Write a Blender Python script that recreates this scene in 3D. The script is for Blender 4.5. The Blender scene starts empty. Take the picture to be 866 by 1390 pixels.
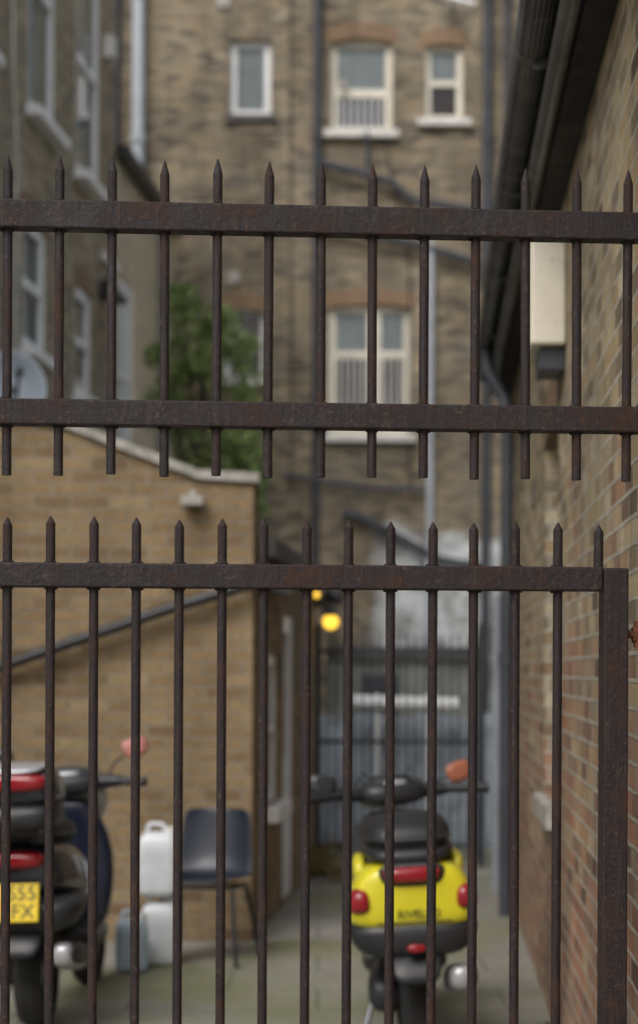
import bpy, bmesh, math, random
from mathutils import Vector, Matrix, noise
random.seed(7)
R=math.radians
scn=bpy.context.scene
COL=scn.collection

# ---------------------------------------------------------------- materials
def newmat(name):
    m=bpy.data.materials.new(name); m.use_nodes=True
    nt=m.node_tree; b=nt.nodes['Principled BSDF']
    return m,nt,b
def N(nt,t,**kw):
    n=nt.nodes.new(t)
    for k,v in kw.items(): setattr(n,k,v)
    return n
def noise_n(nt,vec,scale,detail=4,rough=.6):
    n=N(nt,'ShaderNodeTexNoise'); n.inputs['Scale'].default_value=scale
    n.inputs['Detail'].default_value=detail; n.inputs['Roughness'].default_value=rough
    if vec is not None: nt.links.new(vec,n.inputs['Vector'])
    return n
def ramp(nt,fac,stops):
    r=N(nt,'ShaderNodeValToRGB'); e=r.color_ramp.elements
    while len(e)<len(stops): e.new(.5)
    for i,(p,c) in enumerate(stops):
        e[i].position=p; e[i].color=(c,c,c,1) if isinstance(c,(int,float)) else (*c,1)
    nt.links.new(fac,r.inputs[0]); return r
def mix(nt,fac,a,b,mode='MIX'):
    m=N(nt,'ShaderNodeMix'); m.data_type='RGBA'; m.blend_type=mode
    for s,v in ((m.inputs[0],fac),(m.inputs[6],a),(m.inputs[7],b)):
        if isinstance(v,(int,float)): s.default_value=v
        elif isinstance(v,tuple): s.default_value=(*v,1)
        else: nt.links.new(v,s)
    return m.outputs[2]
def mth(nt,op,a,b=None,clamp=False):
    m=N(nt,'ShaderNodeMath',operation=op); m.use_clamp=clamp
    for s,v in ((m.inputs[0],a),(m.inputs[1],b)):
        if v is None: continue
        if isinstance(v,(int,float)): s.default_value=v
        else: nt.links.new(v,s)
    return m.outputs[0]

def pm(name,col,rough=.5,metal=0,var=.25,scale=6,dirt=None,dirt_amt=.5,bump=0,coat=0,spec=.5):
    m,nt,b=newmat(name)
    tc=N(nt,'ShaderNodeTexCoord').outputs['Object']
    n1=noise_n(nt,tc,scale,6)
    r=ramp(nt,n1.outputs['Fac'],[(.3,1-var),(.7,1+var*.3)])
    c=mix(nt,1.0,tuple(col),r.outputs[0],'MULTIPLY')
    if dirt:
        n2=noise_n(nt,tc,scale*2.3,8,.7)
        r2=ramp(nt,n2.outputs['Fac'],[(.62-dirt_amt*.25,0),(.75-dirt_amt*.15,1)])
        c=mix(nt,r2.outputs[0],c,tuple(dirt))
    nt.links.new(c,b.inputs['Base Color'])
    rr=ramp(nt,n1.outputs['Fac'],[(.3,min(1,rough*1.2)),(.7,rough*.85)])
    nt.links.new(rr.outputs[0],b.inputs['Roughness'])
    b.inputs['Metallic'].default_value=metal
    b.inputs['Coat Weight'].default_value=coat
    b.inputs['Specular IOR Level'].default_value=spec
    if bump:
        n3=noise_n(nt,tc,scale*12,4)
        bp=N(nt,'ShaderNodeBump'); bp.inputs['Strength'].default_value=bump; bp.inputs['Distance'].default_value=.003
        nt.links.new(n3.outputs['Fac'],bp.inputs['Height']); nt.links.new(bp.outputs[0],b.inputs['Normal'])
    return m

def brick_mat(name,cols,mortar,dark=.55,red=None,paint=None,course=.075,length=.225,soot=.5,bump=.7,msize=.006,grime=None):
    m,nt,b=newmat(name)
    uv=N(nt,'ShaderNodeTexCoord').outputs['UV']
    geo=N(nt,'ShaderNodeNewGeometry').outputs['Position']
    dn=noise_n(nt,uv,9,2)
    off=N(nt,'ShaderNodeVectorMath',operation='SCALE'); off.inputs['Scale'].default_value=.012
    sub=N(nt,'ShaderNodeVectorMath',operation='SUBTRACT'); nt.links.new(dn.outputs['Color'],sub.inputs[0]); sub.inputs[1].default_value=(.5,.5,.5)
    nt.links.new(sub.outputs[0],off.inputs[0])
    add=N(nt,'ShaderNodeVectorMath',operation='ADD'); nt.links.new(uv,add.inputs[0]); nt.links.new(off.outputs[0],add.inputs[1])
    br=N(nt,'ShaderNodeTexBrick'); br.offset=.5
    nt.links.new(add.outputs[0],br.inputs['Vector'])
    br.inputs['Color1'].default_value=(0,0,0,1); br.inputs['Color2'].default_value=(1,1,1,1); br.inputs['Mortar'].default_value=(.5,.5,.5,1)
    br.inputs['Scale'].default_value=1; br.inputs['Mortar Size'].default_value=msize; br.inputs['Mortar Smooth'].default_value=.35
    br.inputs['Brick Width'].default_value=length; br.inputs['Row Height'].default_value=course
    st=[(i/(len(cols)-1),c) for i,c in enumerate(cols)]
    c=ramp(nt,br.outputs['Color'],st).outputs[0]
    if red:
        st2=[(i/(len(red['cols'])-1),k) for i,k in enumerate(red['cols'])]
        cr=ramp(nt,br.outputs['Color'],st2).outputs[0]
        sep=N(nt,'ShaderNodeSeparateXYZ'); nt.links.new(geo,sep.inputs[0])
        nn=noise_n(nt,geo,1.1,5,.65)
        v=mth(nt,'ADD',mth(nt,'MULTIPLY',mth(nt,'SUBTRACT',red['z'],sep.outputs['Z']),red.get('k',.9)),mth(nt,'MULTIPLY',mth(nt,'SUBTRACT',nn.outputs['Fac'],.5),5.0),False)
        v=mth(nt,'ADD',v,.3,True)
        c=mix(nt,v,c,cr)
    fine=noise_n(nt,geo,55,5,.7)
    c=mix(nt,1.0,c,ramp(nt,fine.outputs['Fac'],[(.25,.5),(.75,1.3)]).outputs[0],'MULTIPLY')
    n4=noise_n(nt,geo,6,4)
    mc=mix(nt,n4.outputs['Fac'],tuple(x*.45 for x in mortar),tuple(min(1,x*1.2) for x in mortar))
    c=mix(nt,br.outputs['Fac'],c,mc)
    big=noise_n(nt,geo,.75,6,.62)
    c=mix(nt,soot,c,ramp(nt,big.outputs['Fac'],[(.32,dark),(.62,1.12)]).outputs[0],'MULTIPLY')
    mp=N(nt,'ShaderNodeMapping'); mp.inputs['Scale'].default_value=(2.6,2.6,.22); nt.links.new(geo,mp.inputs[0])
    runs=noise_n(nt,mp.outputs[0],1.0,6,.65)
    c=mix(nt,soot*.8,c,ramp(nt,runs.outputs['Fac'],[(.38,dark*.9),(.6,1.08)]).outputs[0],'MULTIPLY')
    if grime:
        gn=noise_n(nt,geo,1.9,7,.7)
        c=mix(nt,ramp(nt,gn.outputs['Fac'],[(.48,0),(.66,.6)]).outputs[0],c,tuple(grime))
    if paint:
        sep=N(nt,'ShaderNodeSeparateXYZ'); nt.links.new(geo,sep.inputs[0])
        nn=noise_n(nt,geo,1.7,7,.7)
        a=mth(nt,'ADD',mth(nt,'MULTIPLY',mth(nt,'SUBTRACT',paint['z'],sep.outputs['Z']),3.0),mth(nt,'MULTIPLY',mth(nt,'SUBTRACT',nn.outputs['Fac'],.5),7),True)
        bb=mth(nt,'ADD',mth(nt,'MULTIPLY',mth(nt,'SUBTRACT',sep.outputs['X'],paint['x']),3.0),mth(nt,'MULTIPLY',mth(nt,'SUBTRACT',nn.outputs['Fac'],.5),3),True)
        f=mth(nt,'MULTIPLY',a,bb,True)
        pc=mix(nt,ramp(nt,noise_n(nt,geo,2.6,8,.75).outputs['Fac'],[(.38,0),(.58,1)]).outputs[0],(.28,.28,.27),(.74,.77,.78))
        c=mix(nt,f,c,pc)
    nt.links.new(c,b.inputs['Base Color']); b.inputs['Roughness'].default_value=.9
    b.inputs['Specular IOR Level'].default_value=.25
    h=mth(nt,'ADD',mth(nt,'SUBTRACT',1,br.outputs['Fac']),mth(nt,'MULTIPLY',fine.outputs['Fac'],.6))
    bp=N(nt,'ShaderNodeBump'); bp.inputs['Strength'].default_value=bump; bp.inputs['Distance'].default_value=.008
    nt.links.new(h,bp.inputs['Height']); nt.links.new(bp.outputs[0],b.inputs['Normal'])
    return m

M_back=brick_mat('stock_brick_old',[(.10,.084,.066),(.26,.212,.148),(.35,.282,.186),(.40,.305,.185),(.195,.156,.112),(.48,.40,.28)],(.33,.30,.25),dark=.58,soot=.8,paint=dict(z=3.6,x=.65),msize=.008,grime=(.185,.172,.14))
M_left=brick_mat('stock_brick_left',[(.22,.178,.128),(.35,.29,.20),(.43,.36,.245),(.48,.405,.285)],(.44,.405,.33),dark=.6,soot=.6,grime=(.26,.238,.19))
M_leftlow=brick_mat('stock_brick_clean',[(.52,.45,.33),(.60,.52,.38),(.66,.58,.43)],(.60,.54,.44),dark=.8,soot=.4)
M_annex=brick_mat('tan_brick',[(.19,.125,.070),(.285,.20,.110),(.33,.235,.130),(.24,.165,.09),(.37,.275,.155)],(.32,.28,.215),dark=.7,soot=.55,msize=.007)
M_right=brick_mat('london_stock_brick',[(.11,.085,.065),(.42,.33,.19),(.56,.45,.27),(.19,.145,.10),(.50,.37,.20),(.30,.23,.15),(.66,.57,.41)],(.56,.51,.42),dark=.55,soot=.65,
   red=dict(z=1.8,k=.75,cols=[(.13,.08,.06),(.43,.19,.11),(.50,.36,.21),(.30,.13,.09),(.50,.25,.15),(.22,.12,.09),(.56,.45,.29)]),bump=1.0,msize=.008,grime=(.30,.26,.20))
M_arch=brick_mat('arch_brick',[(.25,.165,.105),(.33,.215,.13),(.29,.19,.115)],(.28,.24,.19),dark=.6,course=.25,length=.075)
M_white=pm('white_gloss_paint',(.86,.87,.88),.4,var=.1,dirt=(.5,.47,.42),dirt_amt=.12)
M_cream=pm('cream_paint',(.80,.75,.63),.5,var=.15,dirt=(.4,.36,.28),dirt_amt=.2)
M_stone=pm('painted_stone',(.76,.74,.70),.8,var=.25,dirt=(.3,.28,.25),dirt_amt=.3,scale=5)
M_darkstone=pm('dark_stone',(.12,.115,.11),.85,var=.3)
M_mossy=pm('mossy_render',(.30,.31,.28),.9,var=.45,scale=3,dirt=(.13,.14,.12),dirt_amt=.5)
M_vent=pm('clay_vent',(.16,.13,.10),.9,var=.4)
M_coping=pm('coping_stone',(.42,.40,.36),.85,var=.35,dirt=(.17,.17,.14),dirt_amt=.5,scale=4,bump=.4)
M_black=pm('black_paint',(.022,.023,.026),.42,var=.3,scale=5)
M_pipe=pm('iron_pipe_paint',(.05,.055,.068),.45,var=.35,scale=4)
M_pipelt=pm('grey_pvc',(.48,.52,.57),.45,var=.2,scale=3)
M_pipemid=pm('galvanised_pipe',(.30,.33,.37),.5,var=.25,scale=3)
M_gutter=pm('gutter_paint',(.095,.095,.10),.35,var=.4,scale=3,dirt=(.2,.19,.18),dirt_amt=.3)
M_slate=pm('roof_slate',(.08,.085,.095),.7,var=.3)
M_soffit=pm('soffit',(.022,.021,.021),.8)
M_curtain=pm('net_curtain',(.66,.70,.70),.9,var=.2,scale=3)
M_maroon=pm('maroon_blind',(.12,.065,.06),.8,var=.3)
M_room=pm('dark_room',(.03,.03,.033),.9)
def glass():
    m=bpy.data.materials.new('window_glass'); m.use_nodes=True; nt=m.node_tree; nt.nodes.clear()
    o=N(nt,'ShaderNodeOutputMaterial'); t=N(nt,'ShaderNodeBsdfTransparent'); t.inputs[0].default_value=(.86,.9,.9,1)
    g=N(nt,'ShaderNodeBsdfGlossy'); g.inputs['Roughness'].default_value=.04
    f=N(nt,'ShaderNodeFresnel'); f.inputs[0].default_value=1.5
    tc=N(nt,'ShaderNodeTexCoord'); nn=noise_n(nt,tc.outputs['Object'],3,2)
    bp=N(nt,'ShaderNodeBump'); bp.inputs['Strength'].default_value=.1; nt.links.new(nn.outputs['Fac'],bp.inputs['Height'])
    nt.links.new(bp.outputs[0],g.inputs['Normal'])
    a=mth(nt,'MULTIPLY',f.outputs[0],1.3,True)
    mx=N(nt,'ShaderNodeMixShader'); nt.links.new(a,mx.inputs[0]); nt.links.new(t.outputs[0],mx.inputs[1]); nt.links.new(g.outputs[0],mx.inputs[2])
    nt.links.new(mx.outputs[0],o.inputs[0]); return m
M_glass=glass()

def gate_mat():
    m,nt,b=newmat('gate_paint_rusted'); g=N(nt,'ShaderNodeNewGeometry').outputs['Position']
    n1=noise_n(nt,g,9,9,.75); n2=noise_n(nt,g,80,7,.75); n3=noise_n(nt,g,3.5,4)
    mp=N(nt,'ShaderNodeMapping'); mp.inputs['Scale'].default_value=(70,70,6); nt.links.new(g,mp.inputs[0]); n4=noise_n(nt,mp.outputs[0],1,5,.7)
    c=mix(nt,n3.outputs['Fac'],(.0105,.0068,.0085),(.021,.0135,.0155))
    c=mix(nt,ramp(nt,n1.outputs['Fac'],[(.50,0),(.62,.9)]).outputs[0],c,(.046,.021,.0135))
    c=mix(nt,ramp(nt,n4.outputs['Fac'],[(.54,0),(.68,.8)]).outputs[0],c,(.042,.024,.018))
    c=mix(nt,ramp(nt,n2.outputs['Fac'],[(.57,0),(.66,.85)]).outputs[0],c,(.092,.055,.036))
    c=mix(nt,ramp(nt,n2.outputs['Fac'],[(.33,1),(.42,0)]).outputs[0],c,(.006,.0045,.005))
    nt.links.new(c,b.inputs['Base Color']); b.inputs['Specular IOR Level'].default_value=.42
    nt.links.new(ramp(nt,n1.outputs['Fac'],[(.35,.34),(.60,.8)]).outputs[0],b.inputs['Roughness'])
    bp=N(nt,'ShaderNodeBump'); bp.inputs['Strength'].default_value=1; bp.inputs['Distance'].default_value=.0025
    nt.links.new(mth(nt,'ADD',mth(nt,'MULTIPLY',n2.outputs['Fac'],1.2),mth(nt,'ADD',n1.outputs['Fac'],n4.outputs['Fac'])),bp.inputs['Height']); nt.links.new(bp.outputs[0],b.inputs['Normal'])
    return m
M_gate=gate_mat()
M_rust=pm('rusty_iron',(.16,.06,.03),.85,var=.5,scale=30,bump=.6)

# ---------------------------------------------------------------- helpers
def empty(name,loc=(0,0,0),rot=(0,0,0)):
    e=bpy.data.objects.new(name,None); e.location=loc; e.rotation_euler=rot; COL.objects.link(e); return e
class Fr:
    def __init__(s,O,U,Nn): s.O=Vector((*O,0)); s.U=Vector((*U,0)); s.N=Vector((*Nn,0))
    def p(s,u,n,z): return s.O+s.U*u+s.N*n+Vector((0,0,z))
WF=Fr((0,0),(1,0),(0,1))
class MB:
    def __init__(s): s.v=[]; s.f=[]; s.m=[]
    def poly(s,pts,mi=0):
        i=len(s.v); s.v+= [Vector(p) for p in pts]; s.f.append(list(range(i,i+len(pts)))); s.m.append(mi)
    def box(s,fr,u0,u1,n0,n1,z0,z1,mi=0):
        c=[fr.p(u,n,z) for z in (z0,z1) for n in (n0,n1) for u in (u0,u1)]
        i=len(s.v); s.v+=c
        for q in ((0,1,3,2),(4,6,7,5),(0,4,5,1),(2,3,7,6),(0,2,6,4),(1,5,7,3)):
            s.f.append([i+k for k in q]); s.m.append(mi)
    def cyl(s,p0,p1,r0,r1=None,seg=12,mi=0):
        if r1 is None: r1=r0
        p0=Vector(p0); p1=Vector(p1); d=(p1-p0).normalized()
        a=d.orthogonal().normalized(); b=d.cross(a); i=len(s.v)
        for p,r in ((p0,r0),(p1,r1)):
            for k in range(seg):
                t=2*math.pi*k/seg; s.v.append(p+(a*math.cos(t)+b*math.sin(t))*r)
        for k in range(seg):
            s.f.append([i+k,i+(k+1)%seg,i+seg+(k+1)%seg,i+seg+k]); s.m.append(mi)
        s.f.append([i+k for k in range(seg)][::-1]); s.m.append(mi)
        if r1>1e-4: s.f.append([i+seg+k for k in range(seg)]); s.m.append(mi)
    def build(s,name,parent,mats,smooth=False,bevel=0,sub=0,recalc=True,auto=35):
        me=bpy.data.meshes.new(name); me.from_pydata([tuple(v) for v in s.v],[],s.f)
        for i,p in enumerate(me.polygons): p.material_index=s.m[i]
        for m in (mats if isinstance(mats,(list,tuple)) else [mats]): me.materials.append(m)
        if recalc:
            bm=bmesh.new(); bm.from_mesh(me); bmesh.ops.recalc_face_normals(bm,faces=bm.faces); bm.to_mesh(me); bm.free()
        uvl=me.uv_layers.new(name='UVMap')
        for p in me.polygons:
            n=p.normal
            for li in p.loop_indices:
                co=me.vertices[me.loops[li].vertex_index].co
                if abs(n.z)<.7:
                    t=Vector((-n.y,n.x,0)).normalized()
                    if t.x+t.y*1.01<0: t=-t
                    uvl.data[li].uv=(co.dot(t),co.z)
                else: uvl.data[li].uv=(co.x,co.y)
        o=bpy.data.objects.new(name,me); COL.objects.link(o)
        if parent: o.parent=parent
        if smooth:
            for p in me.polygons: p.use_smooth=True
            if not sub:
                try: me.set_sharp_from_angle(angle=R(auto))
                except Exception: pass
        if bevel:
            b=o.modifiers.new('bevel','BEVEL'); b.width=bevel; b.segments=2; b.limit_method='ANGLE'; b.angle_limit=R(40)
        if sub:
            b=o.modifiers.new('sub','SUBSURF'); b.levels=sub; b.render_levels=sub
        return o
def box(name,parent,fr,u0,u1,n0,n1,z0,z1,mat,bevel=0):
    m=MB(); m.box(fr,u0,u1,n0,n1,z0,z1); return m.build(name,parent,mat,bevel=bevel)
def pipe(name,parent,pts,r,mat,collars=True):
    cu=bpy.data.curves.new(name,'CURVE'); cu.dimensions='3D'; cu.bevel_depth=r; cu.bevel_resolution=4; cu.use_fill_caps=True
    sp=cu.splines.new('POLY'); 
    P=[Vector(p) for p in pts]; Q=[P[0]]
    for i in range(1,len(P)-1):
        a=(P[i-1]-P[i]); b=(P[i+1]-P[i]); k=min(r*2.2,a.length*.45,b.length*.45)
        A=P[i]+a.normalized()*k; B=P[i]+b.normalized()*k
        for t in (0,.25,.5,.75,1): Q.append(A*(1-t)**2+P[i]*2*t*(1-t)+B*t*t)
    Q.append(P[-1])
    sp.points.add(len(Q)-1)
    for i,q in enumerate(Q): sp.points[i].co=(*q,1)
    cu.materials.append(mat)
    o=bpy.data.objects.new(name,cu); COL.objects.link(o)
    if parent: o.parent=parent
    if collars:
        m=MB(); n=0
        for a,b in zip(P[:-1],P[1:]):
            L=(b-a).length; d=(b-a).normalized(); k=int(L/1.8)
            for j in range(k):
                c=a+d*(L*(j+.5)/k); m.cyl(c-d*.05,c+d*.05,r*1.28,seg=14); n+=1
        if n:
            c=m.build(name+'_collars',parent or o,mat,smooth=True)
    return o
def wall(name,parent,fr,u0,u1,z0,z1,holes,mat,depth=.12):
    us=sorted({u0,u1,*[h[0] for h in holes],*[h[1] for h in holes]})
    zs=sorted({z0,z1,*[h[2] for h in holes],*[h[3] for h in holes]})
    m=MB()
    for a,b in zip(us[:-1],us[1:]):
        for c,d in zip(zs[:-1],zs[1:]):
            uc=(a+b)/2; zc=(c+d)/2
            if any(h[0]<uc<h[1] and h[2]<zc<h[3] for h in holes): continue
            m.poly([fr.p(a,0,c),fr.p(b,0,c),fr.p(b,0,d),fr.p(a,0,d)])
    for h in holes:
        a,b,c,d=h[:4]; k=-(depth+.12)
        m.poly([fr.p(a,0,c),fr.p(a,k,c),fr.p(a,k,d),fr.p(a,0,d)])
        m.poly([fr.p(b,0,c),fr.p(b,0,d),fr.p(b,k,d),fr.p(b,k,c)])
        m.poly([fr.p(a,0,d),fr.p(a,k,d),fr.p(b,k,d),fr.p(b,0,d)])
        m.poly([fr.p(a,0,c),fr.p(b,0,c),fr.p(b,k,c),fr.p(a,k,c)])
    return m.build(name,parent,mat,recalc=False)
def window(name,parent,fr,u0,u1,z0,z1,fm,depth=.1,fw=.06,rails=(.5,),mulls=(),mw=.04,back=(0,),sillm=None,sill=(.06,.08),bars=None,glz=None,panel=None):
    m=MB(); a,b,c,d=u0,u1,z0,z1; f0,f1=-depth-.05,-depth
    m.box(fr,a,a+fw,f0,f1,c,d); m.box(fr,b-fw,b,f0,f1,c,d)
    m.box(fr,a+fw,b-fw,f0,f1-.003,c,c+fw); m.box(fr,a+fw,b-fw,f0,f1-.003,d-fw,d)
    for r in rails:
        z=c+(d-c)*r; m.box(fr,a+fw,b-fw,f0,f1+.008,z-mw/2,z+mw/2)
    for r in mulls:
        w=mw if not isinstance(r,tuple) else r[1]; r=r if not isinstance(r,tuple) else r[0]
        u=a+(b-a)*r; m.box(fr,u-w/2,u+w/2,f0+.004,f1+.012,c+fw,d-fw)
    if panel:
        z=c+(d-c)*panel; m.box(fr,a+fw,b-fw,f0+.006,f1-.008,c+fw,z)
    m.build(name+'_frame',parent,fm)
    g=MB(); k=-depth-.03; g.poly([fr.p(a+fw,k,c+fw),fr.p(b-fw,k,c+fw),fr.p(b-fw,k,d-fw),fr.p(a+fw,k,d-fw)])
    g.build(name+'_glass',parent,M_glass,recalc=False)
    zz=[c]+[c+(d-c)*r for r in (rails if len(back)>1 else ())]+[d]
    for i,bmn in enumerate(back):
        q=MB(); k=-depth-.10; n=24
        for j in range(n):
            ua=a+(b-a)*j/n; ub=a+(b-a)*(j+1)/n
            ka=k+.012*math.sin(j*1.9); kb=k+.012*math.sin((j+1)*1.9)
            q.poly([fr.p(ua,ka,zz[i]),fr.p(ub,kb,zz[i]),fr.p(ub,kb,zz[i+1]),fr.p(ua,ka,zz[i+1])])
        q.build(name+'_interior_%d'%i,parent,bmn,recalc=False)
    if sillm:
        box(name+'_sill',parent,fr,a-sill[0],b+sill[0],-depth+.004,sill[1],c-.10,c-.002,sillm,bevel=.008)
    if bars:
        q=MB(); n=bars[0]; zb=c+fw*.5 if len(bars)<4 else c+(d-c)*bars[3]
        for j in range(n):
            u=a+fw+(b-a-2*fw)*(j+.5)/n; q.cyl(fr.p(u,-depth+.03,zb),fr.p(u,-depth+.03,c+(d-c)*bars[1]),.0135,seg=8)
        q.build(name+'_security_bars',parent,bars[2],smooth=True)
def arch(name,parent,fr,u0,u1,z1,mat,rise=.07,h=.22):
    m=MB(); n=14; a=u0-.08; b=u1+.08
    def cz(t): return z1-rise+rise*(1-(2*t-1)**2)-.002
    for i in range(n):
        t0=i/n; t1=(i+1)/n; A=a+(b-a)*t0; B=a+(b-a)*t1
        m.poly([fr.p(A,.006,cz(t0)),fr.p(B,.006,cz(t1)),fr.p(B,.006,cz(t1)+h),fr.p(A,.006,cz(t0)+h)])
        m.poly([fr.p(A,.006,cz(t0)),fr.p(B,.006,cz(t1)),fr.p(B,-.1,cz(t1)),fr.p(A,-.1,cz(t0))])
        m.poly([fr.p(A,.006,cz(t0)+h),fr.p(B,.006,cz(t1)+h),fr.p(B,-.02,cz(t1)+h),fr.p(A,-.02,cz(t0)+h)])
    m.build(name,parent,mat,recalc=False)

# ---------------------------------------------------------------- ground
def ground():
    m,nt,b=newmat('yard_concrete'); g=N(nt,'ShaderNodeNewGeometry').outputs['Position']
    n1=noise_n(nt,g,1.3,8,.65); n2=noise_n(nt,g,30,6,.7); n3=noise_n(nt,g,.7,5)
    c=mix(nt,n1.outputs['Fac'],(.15,.145,.13),(.40,.385,.34))
    c=mix(nt,1,c,ramp(nt,n2.outputs['Fac'],[(.3,.65),(.7,1.2)]).outputs[0],'MULTIPLY')
    c=mix(nt,ramp(nt,n3.outputs['Fac'],[(.44,0),(.60,.8)]).outputs[0],c,(.18,.185,.09))
    br=N(nt,'ShaderNodeTexBrick'); nt.links.new(g,br.inputs['Vector']); br.inputs['Scale'].default_value=1; br.inputs['Brick Width'].default_value=.9; br.inputs['Row Height'].default_value=.6; br.inputs['Mortar Size'].default_value=.008
    c=mix(nt,mth(nt,'MULTIPLY',br.outputs['Fac'],.6),c,(.07,.075,.05))
    nt.links.new(c,b.inputs['Base Color'])
    nt.links.new(ramp(nt,n1.outputs['Fac'],[(.3,.6),(.6,.9)]).outputs[0],b.inputs['Roughness'])
    bp=N(nt,'ShaderNodeBump'); bp.inputs['Strength'].default_value=.6; bp.inputs['Distance'].default_value=.006
    nt.links.new(mth(nt,'SUBTRACT',n2.outputs['Fac'],br.outputs['Fac']),bp.inputs['Height']); nt.links.new(bp.outputs[0],b.inputs['Normal'])
    q=MB(); q.poly([(-150,-150,0),(150,-150,0),(150,150,0),(-150,150,0)]); q.build('ground',None,m,recalc=False)
ground()

# ---------------------------------------------------------------- back building
BB=empty('brick_apartment_building'); FB=Fr((0,26),(1,0),(0,-1))
W=[(-1.24,-.69,9.14,10.16),(.12,.96,8.92,10.18),(1.40,1.92,9.08,10.12),(-1.32,-.76,5.56,6.50),(.10,1.24,4.80,6.58),
   (-4.6,-3.8,9.0,10.3),(3.2,4.1,8.9,10.2),(3.2,4.1,4.9,6.4)]
wall('wall_front',BB,FB,-7,7,0,11.6,W,M_back)
box('wall_mass',BB,FB,-7,7,-8,-.45,0,11.5,M_back)
box('parapet_coping',BB,FB,-7.1,7.1,-.5,.08,11.6,11.72,M_coping)
window('bath_window',BB,FB,*W[0],M_white,fw=.085,rails=(),back=(M_curtain,),sillm=M_darkstone,sill=(.07,.06))
window('sash_window',BB,FB,*W[1],M_cream,fw=.09,rails=(.43,),mw=.11,back=(M_room,M_curtain),sillm=M_stone,sill=(.09,.12),bars=(7,.36,M_white))
window('small_sash_window',BB,FB,*W[2],M_cream,fw=.085,rails=(.50,),mw=.07,back=(M_maroon,M_curtain),sillm=M_stone,sill=(.1,.12))
window('blind_window',BB,FB,*W[3],M_white,fw=.05,rails=(),mulls=((.12,.07),),back=(M_maroon,),sillm=M_stone,sill=(.04,.12))
window('wide_window',BB,FB,*W[4],M_cream,fw=.11,rails=(.19,.62),mw=.10,mulls=((.55,.19),),back=(M_cream,M_room,M_curtain),sillm=M_stone,sill=(.06,.12),bars=(11,.62,M_stone,.2),panel=.19)
for i in (5,6,7): window('side_sash_%d'%i,BB,FB,*W[i],M_white,back=(M_room,M_curtain),sillm=M_stone)
for i in (1,2,3,4,6,7): arch('arch_%d'%i,BB,FB,W[i][0],W[i][1],W[i][3],M_arch)
pipe('soil_pipe_a',BB,[FB.p(-.06,.09,0),FB.p(-.06,.09,11.7)],.055,M_pipe)
pipe('soil_pipe_b',BB,[FB.p(2.24,.10,0),FB.p(2.24,.10,11.7)],.065,M_pipe)
pipe('soil_pipe_c',BB,[FB.p(2.50,.08,0),FB.p(2.50,.08,11.7)],.045,M_pipe)
pipe('waste_pipe_a',BB,[FB.p(-.02,.16,8.45),FB.p(.35,.16,8.36),FB.p(.95,.16,8.2),FB.p(1.20,.16,7.95),FB.p(2.2,.16,7.8)],.055,M_pipe)
pipe('waste_pipe_b',BB,[FB.p(.0,.14,7.62),FB.p(.50,.14,7.5),FB.p(1.3,.14,7.35),FB.p(2.15,.14,7.1)],.055,M_pipe)
pipe('waste_stub',BB,[FB.p(.62,.10,8.9),FB.p(.62,.10,8.35)],.03,M_pipe)
pipe('waste_pipe_c',BB,[FB.p(.30,.14,3.72),FB.p(.6,.14,3.66),FB.p(1.6,.14,3.1),FB.p(2.2,.14,3.0)],.06,M_pipe)
pipe('waste_pipe_d',BB,[FB.p(-.5,.12,4.25),FB.p(.4,.12,4.1),FB.p(1.5,.12,4.02)],.035,M_pipe)
pipe('pvc_pipe',BB,[FB.p(1.48,.14,1.0),FB.p(1.48,.14,7.4)],.045,M_pipelt)
pipe('pvc_stack',BB,[FB.p(-2.47,.12,0),FB.p(-2.47,.12,11.7)],.085,M_pipelt)
pipe('rain_pipe',BB,[FB.p(-2.78,.10,0),FB.p(-2.78,.10,11.7)],.05,M_pipe)
pipe('thin_cable',BB,[FB.p(.86,.03,8.8),FB.p(1.2,.03,7.2),FB.p(1.22,.03,4.0)],.012,M_black,False)
pipe('thin_cable_b',BB,[FB.p(-.4,.03,11.5),FB.p(-.42,.03,9),FB.p(-.38,.03,4.0)],.010,M_black,False)
q=MB()
for u,z,s in ((-1.18,6.92,.09),(-1.33,10.68,.1),(-.02+.3,9.55,.06),(-.7,7.6,.07),(.95,3.4,.08)): q.box(FB,u-s,u+s,.002,.04,z-s,z+s)
q.build('air_bricks',BB,M_coping,bevel=.01)
q=MB(); q.cyl(FB.p(1.75,.02,10.6),FB.p(1.75,.3,10.66),.03); q.cyl(FB.p(1.6,.3,10.66),FB.p(2.05,.3,10.55),.035); q.build('overflow_bracket',BB,M_white,smooth=True)
box('foot_ledge',BB,FB,.0,2.2,.003,.9,1.75,1.92,M_darkstone,bevel=.01)
box('foot_store',BB,FB,.05,2.1,.003,.8,0,1.75,M_mossy)
box('foot_store_door',BB,FB,.55,1.05,.803,.84,0,1.55,M_pipe)
box('lean_to_roof_edge',BB,FB,-2.6,.15,.003,1.6,2.55,2.68,M_darkstone)
box('lean_to_wall',BB,FB,-2.5,.1,.003,1.5,0,2.55,M_back)

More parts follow.
